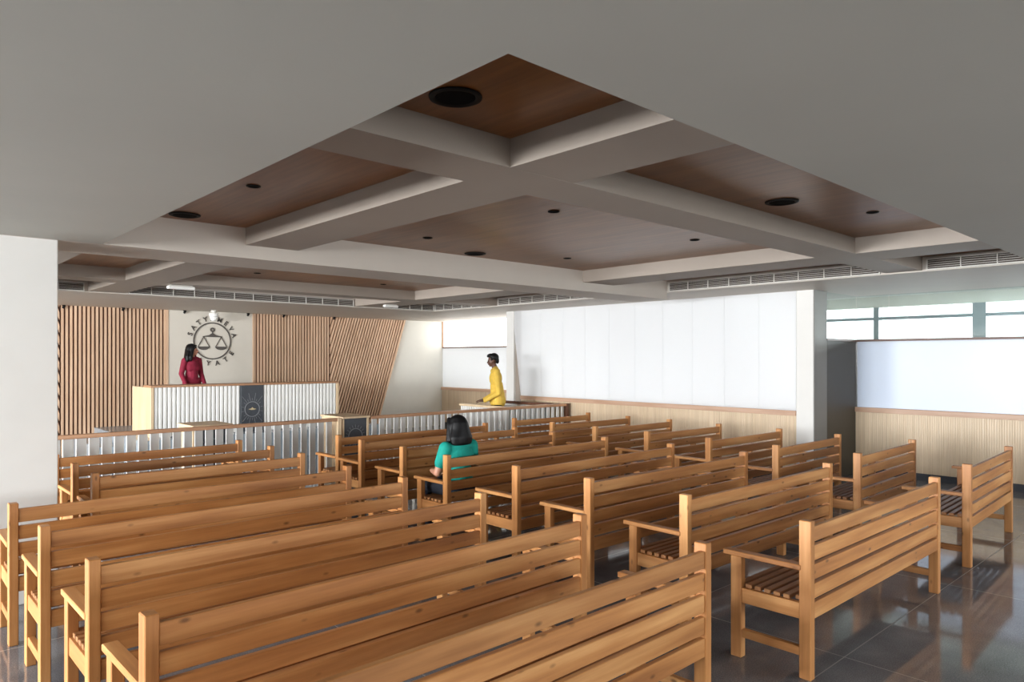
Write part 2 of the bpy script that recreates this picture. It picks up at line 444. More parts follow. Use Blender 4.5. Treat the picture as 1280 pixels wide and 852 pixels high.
# far recess
tag(MB().box(XR-.02, XR, 11.2, YF+.07, cap_z, 2.10, .003).build('wall_board', M['board']), 'white wall board in the far right corner behind the man in yellow', 'wall board')
struct('wall_right.005', MB().box(XR, XR+.1, 11.1, YF+.1, 0, cap_z), M['wall'])
struct('wall_right.006', MB().box(XM+.42, XR+.1, 11.1, 11.2, 0, 3.2), M['wall'])
trim(MB().box(XR-.03, XR+.05, 11.2, YF+.07, 2.10, 2.135), M['sill'])
trim(MB().box(XR-.03, XR+.03, YF+.03, YF+.075, 2.135, ZP), M['pale_x'])
struct('window_%d' % nwin, MB().box(XR-.005, XR+.02, 11.2, YF+.03, 2.135, ZP), M['frost']); nwin += 1
struct('wall_right.007', MB().box(XR+.02, XR+.1, 11.1, YF+.1, 2.1, 3.2), M['wall'])
# space beyond the glass with its own outer windows
XO = 15.6
m = MB(); m.box(XO, XO+.2, -4, 15.5, 0, 1.0); m.box(XO, XO+.2, -4, 15.5, 2.88, 3.4); m.box(11.85, XO+.2, 15.4, 15.6, 0, 3.4); m.box(12, XO+.2, -4.2, -4, 0, 3.4)
struct('wall_outer', m, M['wall'])
m = MB()
for i in range(11):
    y = -3.9+1.9*i; m.box(XO-.06, XO+.1, y, y+.22 if i % 2 == 0 else y+.1, 1.0, 2.88)
m.box(XO-.02, XO+.08, -4, 15.4, 2.62, 2.68)
struct('window_%d' % nwin, m, M['frame']); nwin += 1
m = MB(); m.box(12.0, XO+.2, -4.2, 15.6, 3.1, 3.25); m.box(10.3, 12.0, 4.6, 11.1, 3.1, 3.25); m.box(12.9, 13.3, -4, 15.4, 2.95, 3.1); struct('ceiling.003', m, M['wall'])

# ------------------------------------------------------------------ dais
m = MB(); m.box(3.33, 7.75, 12.3, YF+.03, 0, .5, .01); m.box(2.95, 3.33, 13.4, 15.2, 0, .33, .01)
struct('floor_dais', m, M['dais'])

# ------------------------------------------------------------------ judges' desk
DX0, DX1, DY, DZ = 3.57, 7.04, 12.7, 1.37
dk = thing('judge_desk', 'long raised desk faced with white flutes and a charcoal panel, woman in red behind', 'desk', ((DX0+DX1)/2, DY, .5)); ox = (DX0+DX1)/2
L = DX0-ox; R = DX1-ox; hz = DZ-.5
MB().box(L, R, -.02, .40, hz-.035, hz, .004).build('top_ledge', M['rail'], dk)
MB().box(L, L+.05, -.015, 1.06, 0, hz-.036, .003).build('side_panel', M['pale'], dk)
MB().box(R-.05, R, -.015, 1.06, 0, hz-.036, .003).build('side_panel', M['pale'], dk)
MB().box(L+.05, R-.05, .35, 1.0, hz-.16, hz-.12, .003).build('worktop', M['pale'], dk)
PX0, PX1 = 5.07-ox, 5.50-ox
for a, b in ((L+.05, PX0), (PX1, R-.05)):
    m = MB(); m.box(a, b, .03, .05, 0, hz-.036); n = round((b-a)/.0715); p = (b-a)/n
    for i in range(n): m.box(a+p*i+.009, a+p*i+.057, -.004, .03, 0, hz-.036, .006)
    m.build('fluted_front', M['flute'], dk)
pn = MB().box(PX0+.003, PX1-.003, -.012, .05, 0, hz-.036, .003).build('emblem_panel', M['panel_dark'], dk)
pcx = (PX0+PX1)/2; pcz = .40
m = MB(); m.ring(.128, .142, pcx, pcz, -.018, -.012, 40)
for i in range(28):
    a = 2*PI*i/28; r0, r1 = .155, (.20 if i % 2 else .3)
    p0 = (pcx+r0*math.cos(a), pcz+r0*math.sin(a)); p1 = (pcx+r1*math.cos(a), pcz+r1*math.sin(a))
    if abs(p1[0]-pcx) < .205: m.bar(p0, p1, .006, -.015, -.012)
m.build('sun_rays', M['line'], pn)
m = MB(); m.prism([(pcx-.075, pcz), (pcx-.02, pcz+.014), (pcx, pcz+.035), (pcx+.02, pcz+.014), (pcx+.075, pcz), (pcx+.02, pcz-.014), (pcx-.02, pcz-.014)], 'y', -.02, -.012)
m.build('star_centre', M['gold'], pn)

# ------------------------------------------------------------------ railing with upright fins
FA = math.radians(23.5); FP = .1305
def fence(label, x0, x1, end_mat=None, group='fin railings across the room'):
    t = thing('railing', label, 'railing', (x0, 9.33, 0), 0, group); Lf = x1-x0
    MB().box(0, Lf, -.035, .045, .905, .952, .005).build('top_rail', M['rail'], t)
    MB().box(0, Lf, -.02, .02, .03, .09).build('bottom_rail', M['rail'], t)
    n = int((Lf-.03)/FP)
    proto = None
    base = MB().box(-.064, .064, -.0065, .0065, .0, .815, .004, Matrix.Rotation(FA, 4, 'Z'))
    for i in range(n):
        if proto is None: o = base.build('fin', M['fin'], t); proto = o
        else: o = proto.copy(); COL.objects.link(o); o.parent = t
        o.location = (.075+FP*i, 0, .0905)
    MB().box(Lf-.001, Lf+.06, -.04, .05, 0, .953, .004).build('post', end_mat or M['pale'], t)
    return t
fence('left half of the grey fin railing, behind the left bench block', 1.55, 5.14)
fence('right half of the grey fin railing, from the lectern to the right wall', 5.70, 10.04, M['darkwood'])
def lectern(label, x, y, w, d, h, panel=True):
    t = thing('lectern', label, 'lectern', (x+w/2, y, 0), 0, 'small lecterns along the railing'); a, b = -w/2, w/2
    MB().box(a-.008, b+.008, -.03, d, h-.03, h, .004).build('top', M['pale'], t)
    MB().box(a, a+.035, 0, d-.03, 0, h-.031, .003).build('side_panel', M['pale'], t)
    MB().box(b-.035, b, 0, d-.03, 0, h-.031, .003).build('side_panel', M['pale'], t)
    p = MB().box(a+.036, b-.036, .01, .04, .02, h-.032, .002).build('front_panel', M['panel_dark'], t)
    m = MB()
    cz = h-.3
    m.ring(.11, .12, 0, cz, .004, .01, 32)
    for i in range(20):
        g = 2*PI*i/20; m.bar((.13*math.cos(g), cz+.13*math.sin(g)), (.17*math.cos(g), cz+.17*math.sin(g)), .005, .006, .01)
    m.build('sun_rays', M['line'], p)
    return t
lectern('charcoal fronted lectern standing in the gap between the two railings', 5.215, 9.30, .45, .66, .965)
lectern('pale topped lectern behind the left railing, in front of the long desk', 3.16, 9.45, .5, .6, .955)

# witness box
wb = thing('witness_box', 'white fluted witness box with the man in yellow, behind the right railing', 'witness box', (8.6, 9.44, 0))
WX, WY = 1.12, 1.3
def wside(p0, p1, name='fluted_side'):
    m = MB(); p0 = Vector(p0); p1 = Vector(p1); d = p1-p0; ln = d.length; a = math.atan2(d.y, d.x)
    T = Matrix.Translation((p0.x, p0.y, 0)) @ Matrix.Rotation(a, 4, 'Z')
    m.box(0, ln, .0, .02, .0, .91, 0, T); n = round(ln/.07); q = ln/n
    for i in range(n): m.box(q*i+.012, q*i+.05, -.025, 0, .0, .91, .005, T)
    m.build(name, M['flute'], wb)
wside((0, WY), (0, 0)); wside((0.001, 0), (WX, 0)); wside((WX, 0), (WX, WY))
m = MB(); m.box(-.04, .05, -.03, WY+.02, .911, .95, .004); m.box(.05, WX, -.03, .05, .911, .95, .004); m.build('rim', M['pale'], wb)
MB().box(WX-.05, WX+.04, -.03, WY, .911, .965, .004).build('back_rail', M['darkwood'], wb)
MB().box(.03, WX-.03, .03, WY, .0, .15).build('platform', M['darkwood'], wb)

# ------------------------------------------------------------------ ceiling fittings
def speaker(label, x, y):
    t = thing('ceiling_speaker', label, 'speaker', (x, y, ZW-.001), 0, 'round black ceiling speakers')
    MB().lathe([(.09, -.004), (.10, -.012), (.118, -.008), (.12, 0), (0, 0)], seg=40).build('rim', M['black'], t)
    MB().lathe([(0, -.006), (.03, -.006), (.085, -.0035), (.095, -.002)], seg=40).build('grille_mesh', M['black_cone'], t)
speaker('large round black ceiling speaker in the coffer nearest the camera', 1.96, 2.49)
speaker('round black ceiling speaker at the far end of the left coffer', 1.95, 6.02)
speaker('round black ceiling speaker in the right-hand coffer', 5.05, 2.50)
speaker('round black ceiling speaker at the far edge of the central coffer', 5.04, 6.05)
def downlight(label, x, y):
    t = thing('downlight', label, 'ceiling light', (x, y, ZW-.001), 0, 'small black downlights')
    MB().lathe([(.036, -.004), (.045, -.006), (.048, 0), (0, 0)], seg=24).build('trim_ring', M['black'], t)
    MB().lathe([(0, -.001), (.03, -.001), (.036, -.0035)], seg=24).build('reflector', M['black_cone'], t)
for lb, x, y in (('in the left coffer, short of its big speaker', 1.97, 4.71), ('in the right coffer, beyond its big speaker', 5.95, 2.19),
                 ('in the central coffer, on the side nearest the camera', 4.06, 3.9), ('in the central coffer, left of its speaker', 4.05, 5.58),
                 ('in the central coffer, on its right side', 6.05, 3.89), ('in the central coffer, right of its speaker', 6.07, 5.61),
                 ('on the left of the far coffer above the railing', 4.01, 9.46), ('on the right of the far coffer above the railing', 6.07, 9.54)):
    downlight('small black downlight '+lb, x, y)
def grille(label, axis, pos, a, b, z0, z1):
    c = (a+b)/2; t = thing('air_grille', label, 'air vent', (pos, c, z0) if axis == 'x' else (c, pos, z0), 0, 'long air-conditioning grilles')
    if axis == 'y': pass
    h = z1-z0; w = (b-a)/2
    def bx(m, u0, u1, d0, d1, c0, c1):
        if axis == 'x': m.box(d0, d1, u0, u1, c0, c1)
        else: m.box(u0, u1, d0, d1, c0, c1)
    m = MB(); bx(m, -w, w, -.014, -.001, 0, h); m.build('duct_backing', M['duct'], t)
    m = MB(); bx(m, -w, w, -.03, -.0145, 0, .012); bx(m, -w, w, -.03, -.0145, h-.012, h); bx(m, -w, -w+.012, -.03, -.0145, .012, h-.012); bx(m, w-.012, w, -.03, -.0145, .012, h-.012); m.build('frame', M['metal'], t)
    m = MB(); n = max(1, round(2*w/.32))
    for i in range(1, n): u = -w+2*w*i/n; bx(m, u-.004, u+.004, -.032, -.0145, .012, h-.012)
    for k in range(4): zc = .012+(h-.024)*(k+.75)/4.5; bx(m, -w+.012, w-.012, -.024, -.0145, zc, zc+.004)
    m.build('louvres', M['metal'], t)
gz0, gz1 = ZP+.012, ZW-.03
YG = 12.17
grille('short air grille above the slats beside the left pillar', 'y', YG, 1.5, 2.50, gz0, gz1)
grille('longest air grille, above the round emblem on the front side', 'y', YG, 3.1, 7.06, gz0, gz1)
grille('air grille on the front side, in the far right corner of the ceiling', 'y', YG, 7.75, 8.98, gz0, gz1)
grille('air grille on the right side, in the far corner beyond the shallow beam', 'x', 9.0, 10.6, 12.1, gz0, gz1)
grille('air grille on the right side, just beyond the deep cross beam', 'x', 9.0, 6.98, 10.1, gz0, gz1)
grille('air grille above the large white wall board on the right side', 'x', 9.0, 3.22, 6.22, gz0, gz1)
grille('air grille at the right edge, above the clear glass screen', 'x', 9.0, 1.0, 2.72, gz0, gz1)
# emergency lights
def exit_light(label, x, y, z, ln):
    t = thing('emergency_light', label, 'light fitting', (x, y, z), 0, 'white emergency lights')
    MB().box(-ln/2, ln/2, -.04, .04, -.055, -.012, .01).build('diffuser', M['white_plastic'], t)
    MB().box(-ln/2+.03, ln/2-.03, -.03, .03, -.012, 0, .003).build('mount', M['metal'], t)
exit_light('white emergency light under the far beam, in front of the longest grille', 3.30, 10.34, ZS, .36)
exit_light('white emergency light under the far beam, above the slanting slats', 7.35, 11.3, ZS, .3)
# cctv camera
t = thing('security_camera', 'white dome security camera hanging above the round emblem', 'security camera', (5.42, 14.95, ZP))
MB().lathe([(0, 0), (.06, 0), (.06, -.03), (.04, -.04), (.04, -.06), (0, -.06)], seg=24).build('mount', M['metal'], t)
MB().lathe([(0, -.055), (.095, -.06), (.1, -.10), (.085, -.14), (0, -.14)], seg=24).build('housing', M['white_plastic'], t)
MB().lathe([(.08, -.139), (.078, -.17), (.06, -.205), (.03, -.222), (0, -.226)], seg=24).build('dome', M['white_plastic'], t)
# small wall clips
names = ('at the left end of the front wall', 'halfway along the left slats', 'at the top left of the emblem board', 'at the top right of the emblem board', 'over the upright slats right of the emblem', 'where upright and slanting slats meet')
for x, lb in zip((2.82, 3.82, 4.97, 6.3, 7.12, 8.39), names):
    t = thing('wall_spotlight', 'tiny black spotlight '+lb, 'spotlight', (x, YF-.06, ZP), 0, 'tiny black spotlights above the front wall')
    MB().box(-.025, .025, -.02, .02, -.02, 0, .003).build('mount', M['black'], t)
    T = Matrix.Translation((0, 0, -.035)) @ Matrix.Rotation(math.radians(35), 4, 'Y')
    m = MB().lathe([(0, -.03), (.022, -.03), (.022, .03), (0, .03)], seg=14); m.v = [tuple(T @ Vector(v)) for v in m.v]; m.build('lamp_head', M['black'], t)

# ------------------------------------------------------------------ benches
def make_bench(Lb, label, group):
    t = thing('wooden_bench', label, 'bench', (0, 0, 0), 0, group)
    a, b = -Lb/2, Lb/2; pw, pd = .052, .07; B = .004
    Hb, zarm, dep = .90, .645, .50
    for x in (a, b-pw): MB().box(x, x+pw, 0, pd, 0, Hb, B).build('leg', M['bench_z'], t)
    for x in (a, b-pw): MB().box(x, x+pw, dep-pd, dep, 0, zarm-.03, B).build('leg', M['bench_z'], t)
    for x in (a-.006, b-pw-.006): MB().box(x, x+pw+.012, pd-.012, dep+.05, zarm-.03, zarm, B).build('armrest', M['bench_y'], t)
    m = MB()
    for i in range(4):
        z = .452+.1085*i; m.box(a+pw, b-pw, .008, .036, z, z+.086, .003)
    m.build('backrest', M['bench_x'], t)
    m = MB()
    for i in range(7):
        y = .075+.0595*i; m.box(a+pw*.4 if 1 <= i <= 5 else a+pw, b-pw*.4 if 1 <= i <= 5 else b-pw, y, y+.04, .428, .452, .003)
    m.build('seat', M['seat'], t)
    m = MB(); m.box(a+pw, b-pw, .006, .034, .338, .432, .003); m.build('back_rail', M['bench_x'], t)
    MB().box(a+pw, b-pw, dep-.034, dep-.008, .345, .425, .003).build('front_rail', M['bench_x'], t)
    for x in (a+.008, b-pw+.008): MB().box(x, x+.036, pd, dep-pd, .335, .4265, .003).build('side_rail', M['bench_y'], t)
    for x in (a+.008, b-pw+.008): MB().box(x, x+.036, pd, dep-pd, .125, .175, .003).build('stretcher', M['bench_y'], t)
    return t
# (left X, Y of back, angle deg) of every bench, front row (by the railing) first
ROWS = {
 'left': [(1.37, 7.93, 0, 1.82), (1.38, 7.16, .6, 1.85), (1.38, 6.44, -.6, 1.82), (.70, 5.43, -.7, 2.42), (.73, 4.58, 0, 2.41), (.77, 3.67, .3, 2.40), (.75, 2.74, .7, 2.42), (.74, 1.90, .5, 2.40)],
 'middle': [(4.23, 7.64, .6, 2.40), (4.18, 7.03, -1.6, 2.37), (4.17, 6.18, -.7, 2.27), (4.11, 5.35, -.6, 2.36), (4.14, 4.41, .4, 2.36), (4.12, 3.57, -.6, 2.34), (4.10, 2.69, -.8, 2.22), (3.94, 1.78, -.2, 2.24)],
 'right': [(7.44, 7.98, -1.2, 1.74), (7.37, 7.10, -2, 1.74), (7.34, 6.26, -1.0, 1.74), (7.33, 5.39, -2.4, 1.64), (7.26, 4.46, -1.6, 1.68), (7.17, 3.59, .4, 1.64), (7.14, 2.74, 1.4, 1.70), (7.10, 1.80, 2.4, 1.80)],
}
ORD = ['in the front row by the railing', 'in the second row from the railing', 'in the third row from the railing', 'in the fourth row from the railing', 'in the fifth row from the railing', 'in the sixth row from the railing', 'in the seventh row from the railing', 'in the last row, nearest the camera']
SIDE = {'left': 'left block, beside the white pillar wall', 'middle': 'middle block', 'right': 'right block, by the right wall'}
protos = {}
for blk, rows in ROWS.items():
    for i, (x, y, ang, Lb) in enumerate(rows):
        key = round(Lb, 2)
        size = 'short' if Lb < 2 else 'long'
        lb = '%s slatted wooden bench %s of the %s' % (size, ORD[i], {'left': 'left block', 'middle': 'middle block', 'right': 'right block'}[blk])
        if blk == 'middle' and i == 3: lb = 'long slatted wooden bench with the woman in teal, fourth row of the middle block'
        if blk == 'right' and i == 7: lb = 'short slatted wooden bench standing apart at the far right edge, by the dark floor'
        gr = 'wooden benches in the %s block' % blk
        a = math.radians(ang); cx = x+Lb/2*math.cos(a); cy = y+Lb/2*math.sin(a)
        if key in protos: copy_tree(protos[key], (cx, cy, 0), a, lb, gr)
        else:
            t = make_bench(Lb, lb, gr); t.location = (cx, cy, 0); t.rotation_euler = (0, 0, a); protos[key] = t

# ------------------------------------------------------------------ people
def v3(*a): return Vector(a)
class Flesh:
    """overlapping tapered capsules and ellipsoids, fused into one smooth surface"""
    def __init__(s): s.m = MB()
    def ell(s, c, r, R=None, seg=20):
        n = seg//2; vs = []; fs = []
        for i in range(n+1):
            ph = PI*i/n
            for j in range(seg):
                a = 2*PI*j/seg; p = Vector((r[0]*math.sin(ph)*math.cos(a), r[1]*math.sin(ph)*math.sin(a), r[2]*math.cos(ph)))
                if R is not None: p = R @ p
                vs.append(Vector(c)+p)
        for i in range(n):
            for j in range(seg):
                k = (j+1) % seg
                fs.append([i*seg+j, (i+1)*seg+j, (i+1)*seg+k, i*seg+k])
        # merge poles
        bm = bmesh.new(); bv = [bm.verts.new(v) for v in vs]
        for f in fs:
            try: bm.faces.new([bv[i] for i in f])
            except ValueError: pass
        bmesh.ops.remove_doubles(bm, verts=bm.verts[:], dist=1e-6); bm.verts.index_update()
        s.m.add([v.co.copy() for v in bm.verts], [[v.index for v in f.verts] for f in bm.faces]); bm.free()
        return s
    def cap(s, p, r0, q, r1, flat=1.0, seg=14):
        p = Vector(p); q = Vector(q); d = q-p; ln = d.length
        R = d.to_track_quat('Z', 'Y').to_matrix()
        prof = []
        for i in range(5): a = PI/2*(1-i/4); prof.append((r0*math.cos(a), -r0*math.sin(a)))
        for i in range(5): a = PI/2*(i/4); prof.append((r1*math.cos(a), ln+r1*math.sin(a)))
        vs = []; fs = []; n = len(prof)
        for r, z in prof:
            for j in range(seg):
                a = 2*PI*j/seg; vs.append(p+R @ Vector((r*math.cos(a), r*math.sin(a)*flat, z)))
        for i in range(n-1):
            for j in range(seg):
                k = (j+1) % seg; fs.append([i*seg+j, i*seg+k, (i+1)*seg+k, (i+1)*seg+j])
        bm = bmesh.new(); bv = [bm.verts.new(v) for v in vs]
        for f in fs: bm.faces.new([bv[i] for i in f])
        bmesh.ops.remove_doubles(bm, verts=bm.verts[:], dist=1e-6); bm.verts.index_update()
        s.m.add([v.co.copy() for v in bm.verts], [[v.index for v in f.verts] for f in bm.faces]); bm.free()
        return s
    def chain(s, pts, flat=1.0):
        for (p, r), (q, t) in zip(pts, pts[1:]): s.cap(p, r, q, t, flat)
        return s
    def fuse(s, name, mat, voxel=.009, smooth=4, parent=None):
        tmp = s.m.build('tmp', mat)
        rm = tmp.modifiers.new('r', 'REMESH'); rm.mode = 'VOXEL'; rm.voxel_size = voxel; rm.use_smooth_shade = True
        sm = tmp.modifiers.new('s', 'SMOOTH'); sm.factor = .5; sm.iterations = smooth
        bpy.context.view_layer.update(); dg = bpy.context.evaluated_depsgraph_get()
        me = bpy.data.meshes.new_from_object(tmp.evaluated_get(dg)); bpy.data.objects.remove(tmp)
        me.materials.clear(); me.materials.append(mat); me.name = name
        me.polygons.foreach_set('use_smooth', [True]*len(me.polygons))
        o = bpy.data.objects.new(name, me); COL.objects.link(o)
        if parent: o.parent = parent
        return o

def add_head(fl, T, sc=1.0):
    """head facing local +Y, chin at z=0; T is a 4x4"""
    R = T.to_3x3()
    def e(c, r): fl.ell(T @ Vector([x*sc for x in c]), [x*sc for x in r], R)
    e((0, -.012, .138), (.074, .094, .087)); e((0, .028, .085), (.060, .066, .082)); e((0, .058, .022), (.032, .030, .024)); e((0, .012, .045), (.052, .062, .04))
    e((0, .078, .122), (.048, .018, .012))
    fl.cap(T @ Vector((0, .090*sc, .108*sc)), .009*sc, T @ Vector((0, .108*sc, .078*sc)), .013*sc)
    e((0, .088, .048), (.026, .014, .012))
    for s in (-1, 1):
        e((.074*s, -.006, .095), (.011, .024, .032)); e((.034*s, .062, .075), (.022, .024, .02))
def face_parts(T, parent, sc=1.0):
    for s in (-1, 1):
        f = Flesh().ell(T @ Vector((.031*s*sc, .085*sc, .106*sc)), (.013*sc, .008*sc, .007*sc), T.to_3x3(), 12); f.m.build('eye', M['eye'], parent)
    Flesh().ell(T @ Vector((0, .098*sc, .050*sc)), (.023*sc, .008*sc, .008*sc), T.to_3x3(), 12).m.build('lips', M['lip'], parent)

def add_hand(fl, wrist, fwd, palm_n, side, curl=.5, sc=1.0):
    """wrist point, finger direction, palm normal (towards the thing held), side=+1/-1 thumb side"""
    f = Vector(fwd).normalized(); n = Vector(palm_n); n = (n-f*n.dot(f)).normalized(); s = f.cross(n)*side
    w = Vector(wrist)
    fl.cap(w, .022*sc, w+f*.03*sc, .026*sc)
    R = Matrix((s, f, n)).transposed()
    fl.ell(w+f*.055*sc, (.039*sc, .048*sc, .015*sc), R)
    for k, ln in enumerate((.072, .08, .074, .058)):
        b = w+f*.09*sc+s*(.030-.0195*k)*sc
        d1 = (f+n*curl*.3).normalized(); d2 = (f+n*curl*.9).normalized(); d3 = (f+n*curl*1.6).normalized()
        p1 = b+d1*ln*.45*sc; p2 = p1+d2*ln*.3*sc; p3 = p2+d3*ln*.22*sc
        fl.chain([(b-f*.02*sc, .0088*sc), (p1, .0083*sc), (p2, .0078*sc), (p3, .007*sc)])
    b = w+f*.03*sc+s*.03*sc; p1 = b+(s*.75+f*.7).normalized()*.04*sc; p2 = p1+(s*.35+f+n*.3).normalized()*.03*sc
    fl.chain([(b-s*.012*sc, .014*sc), (p1, .0105*sc), (p2, .0085*sc)])

def Thead(base, yaw, pitch=0, roll=0):
    return Matrix.Translation(base) @ Matrix.Rotation(yaw, 4, 'Z') @ Matrix.Rotation(roll, 4, 'Y') @ Matrix.Rotation(pitch, 4, 'X')

def hair_bob(T, sc, length, width, parent, fringe=True):
    """chin-to-shoulder length hair around the back and the sides of the head"""
    h = Flesh(); R = T.to_3x3()
    def P(x, y, z): return T @ Vector((x*sc, y*sc, z*sc))
    h.ell(P(0, -.022, .150), [x*sc for x in (.087, .102, .088)], R)
    n = 15
    for i in range(n):
        a = math.radians(-205+230*i/(n-1)) if False else math.radians(-15-(150)*i/(n-1)-7.5*0)
        x, y = math.cos(a), math.sin(a)
        top = P(.070*x, -.02+.080*y, .15)
        mid = P(.084*x, -.022+.086*y, .08)
        low = P(width*x, -.028+(.088)*y, .02-length*.4)
        end = P(width*.97*x, -.03+.082*y, -length)
        h.chain([(top, .028*sc), (mid, .032*sc), (low, .034*sc), (end, .030*sc)])
    for s in (-1, 1):
        h.chain([(P(.05*s, .055, .195), .02*sc), (P(.076*s, .035, .14), .026*sc), (P(.088*s, .018, .08), .032*sc), (P((width-.005)*s, .012, .0-length*.4), .032*sc), (P((width-.012)*s, .01, -length*.97), .022*sc)])
        h.ell(P(.078*s, -.01, .09), [.026*sc, .06*sc, .075*sc], R)
    h.ell(P(0, -.05, .02-length*.35), [width*.86*sc, .055*sc, (length*.62+.06)*sc], R)
    return h.fuse('hair', M['hair'], .007, 7, parent)

# ---- woman in teal, seated, seen from behind
def seated_woman():
    fl = Flesh(); sz = .455
    hipL, hipR = v3(-.09, .02, sz+.09), v3(.09, .02, sz+.09)
    # legs
    for s in (-1, 1):
        fl.chain([(v3(.085*s, .02, sz+.085), .082), (v3(.095*s, .40, sz+.07), .058), (v3(.09*s, .435, sz-.0), .052), (v3(.09*s, .41, .26), .05), (v3(.09*s, .39, .09), .034)])
        fl.chain([(v3(.09*s, .37, .045), .036), (v3(.092*s, .45, .035), .03), (v3(.094*s, .51, .025), .024)], .9)
    fl.ell((0, 0, sz+.10), (.165, .12, .11))
    fl.chain([(v3(0, -.0, sz+.12), .12), (v3(0, .01, sz+.28), .105)], 1.0)
    fl.ell((0, .02, sz+.38), (.155, .10, .14)); fl.ell((0, .015, sz+.485), (.165, .078, .055))
    fl.chain([(v3(0, .01, sz+.50), .052), (v3(0, .025, sz+.585), .048)])
    T = Thead(v3(0, .035, sz+.572), math.radians(8), math.radians(-4))
    add_head(fl, T, .98)
    # left arm (image left, -x): elbow on armrest
    shL, shR = v3(-.172, .01, sz+.485), v3(.172, .01, sz+.485)
    elL = v3(-.24, .05, sz+.245); wrL = v3(-.14, .26, sz+.235)
    fl.chain([(shL, .052), (elL, .038), (wrL, .024)])
    add_hand(fl, wrL, (.75, .65, -.1), (0, 0, -1), -1, .7, .92)
    elR = v3(.235, .05, sz+.235); wrR = v3(.13, .26, sz+.20)
    fl.chain([(shR, .052), (elR, .038), (wrR, .024)])
    add_hand(fl, wrR, (-.75, .65, -.15), (0, 0, -1), 1, .7, .92)
    body = fl.fuse('person', M['skin_f'], .0075, 3)
    tag(body, 'seated woman in a teal t-shirt with a black bob, seen from behind', 'person')
    face_parts(T, body, .98)
    hair_bob(T, .98, .045, .118, body)
    s = Flesh()
    s.ell((0, -.005, sz+.12), (.178, .135, .10)); s.chain([(v3(0, -.005, sz+.12), .136), (v3(0, .0, sz+.28), .122)])
    s.ell((0, .012, sz+.38), (.172, .116, .15)); s.ell((0, .01, sz+.485), (.178, .092, .062))
    s.cap(v3(0, .005, sz+.495), .070, v3(0, .012, sz+.525), .062)
    for q, el in ((shL, elL), (shR, elR)):
        s.chain([(q, .066), (q+(el-q)*.62, .060)])
    s.fuse('shirt', M['teal'], .008, 3, body)
    tr = Flesh()
    for g in (-1, 1):
        tr.chain([(v3(.085*g, .0, sz+.088), .094), (v3(.096*g, .40, sz+.068), .071), (v3(.09*g, .438, sz-.0), .066), (v3(.09*g, .412, .26), .064), (v3(.09*g, .392, .11), .054)])
    tr.ell((0, -.01, sz+.095), (.178, .128, .092))
    tr.fuse('trousers', M['navy'], .009, 3, body)
    sh = None
    for g in (-1, 1):
        f = Flesh(); f.chain([(v3(.09*g, .36, .045), .042), (v3(.092*g, .45, .037), .036), (v3(.095*g, .53, .03), .028)], .95); f.fuse('shoe', M['black'], .008, 2, body)
    return body
w = seated_woman(); w.location = (4.415, 5.545, 0); w.rotation_euler = (0, 0, math.radians(2))

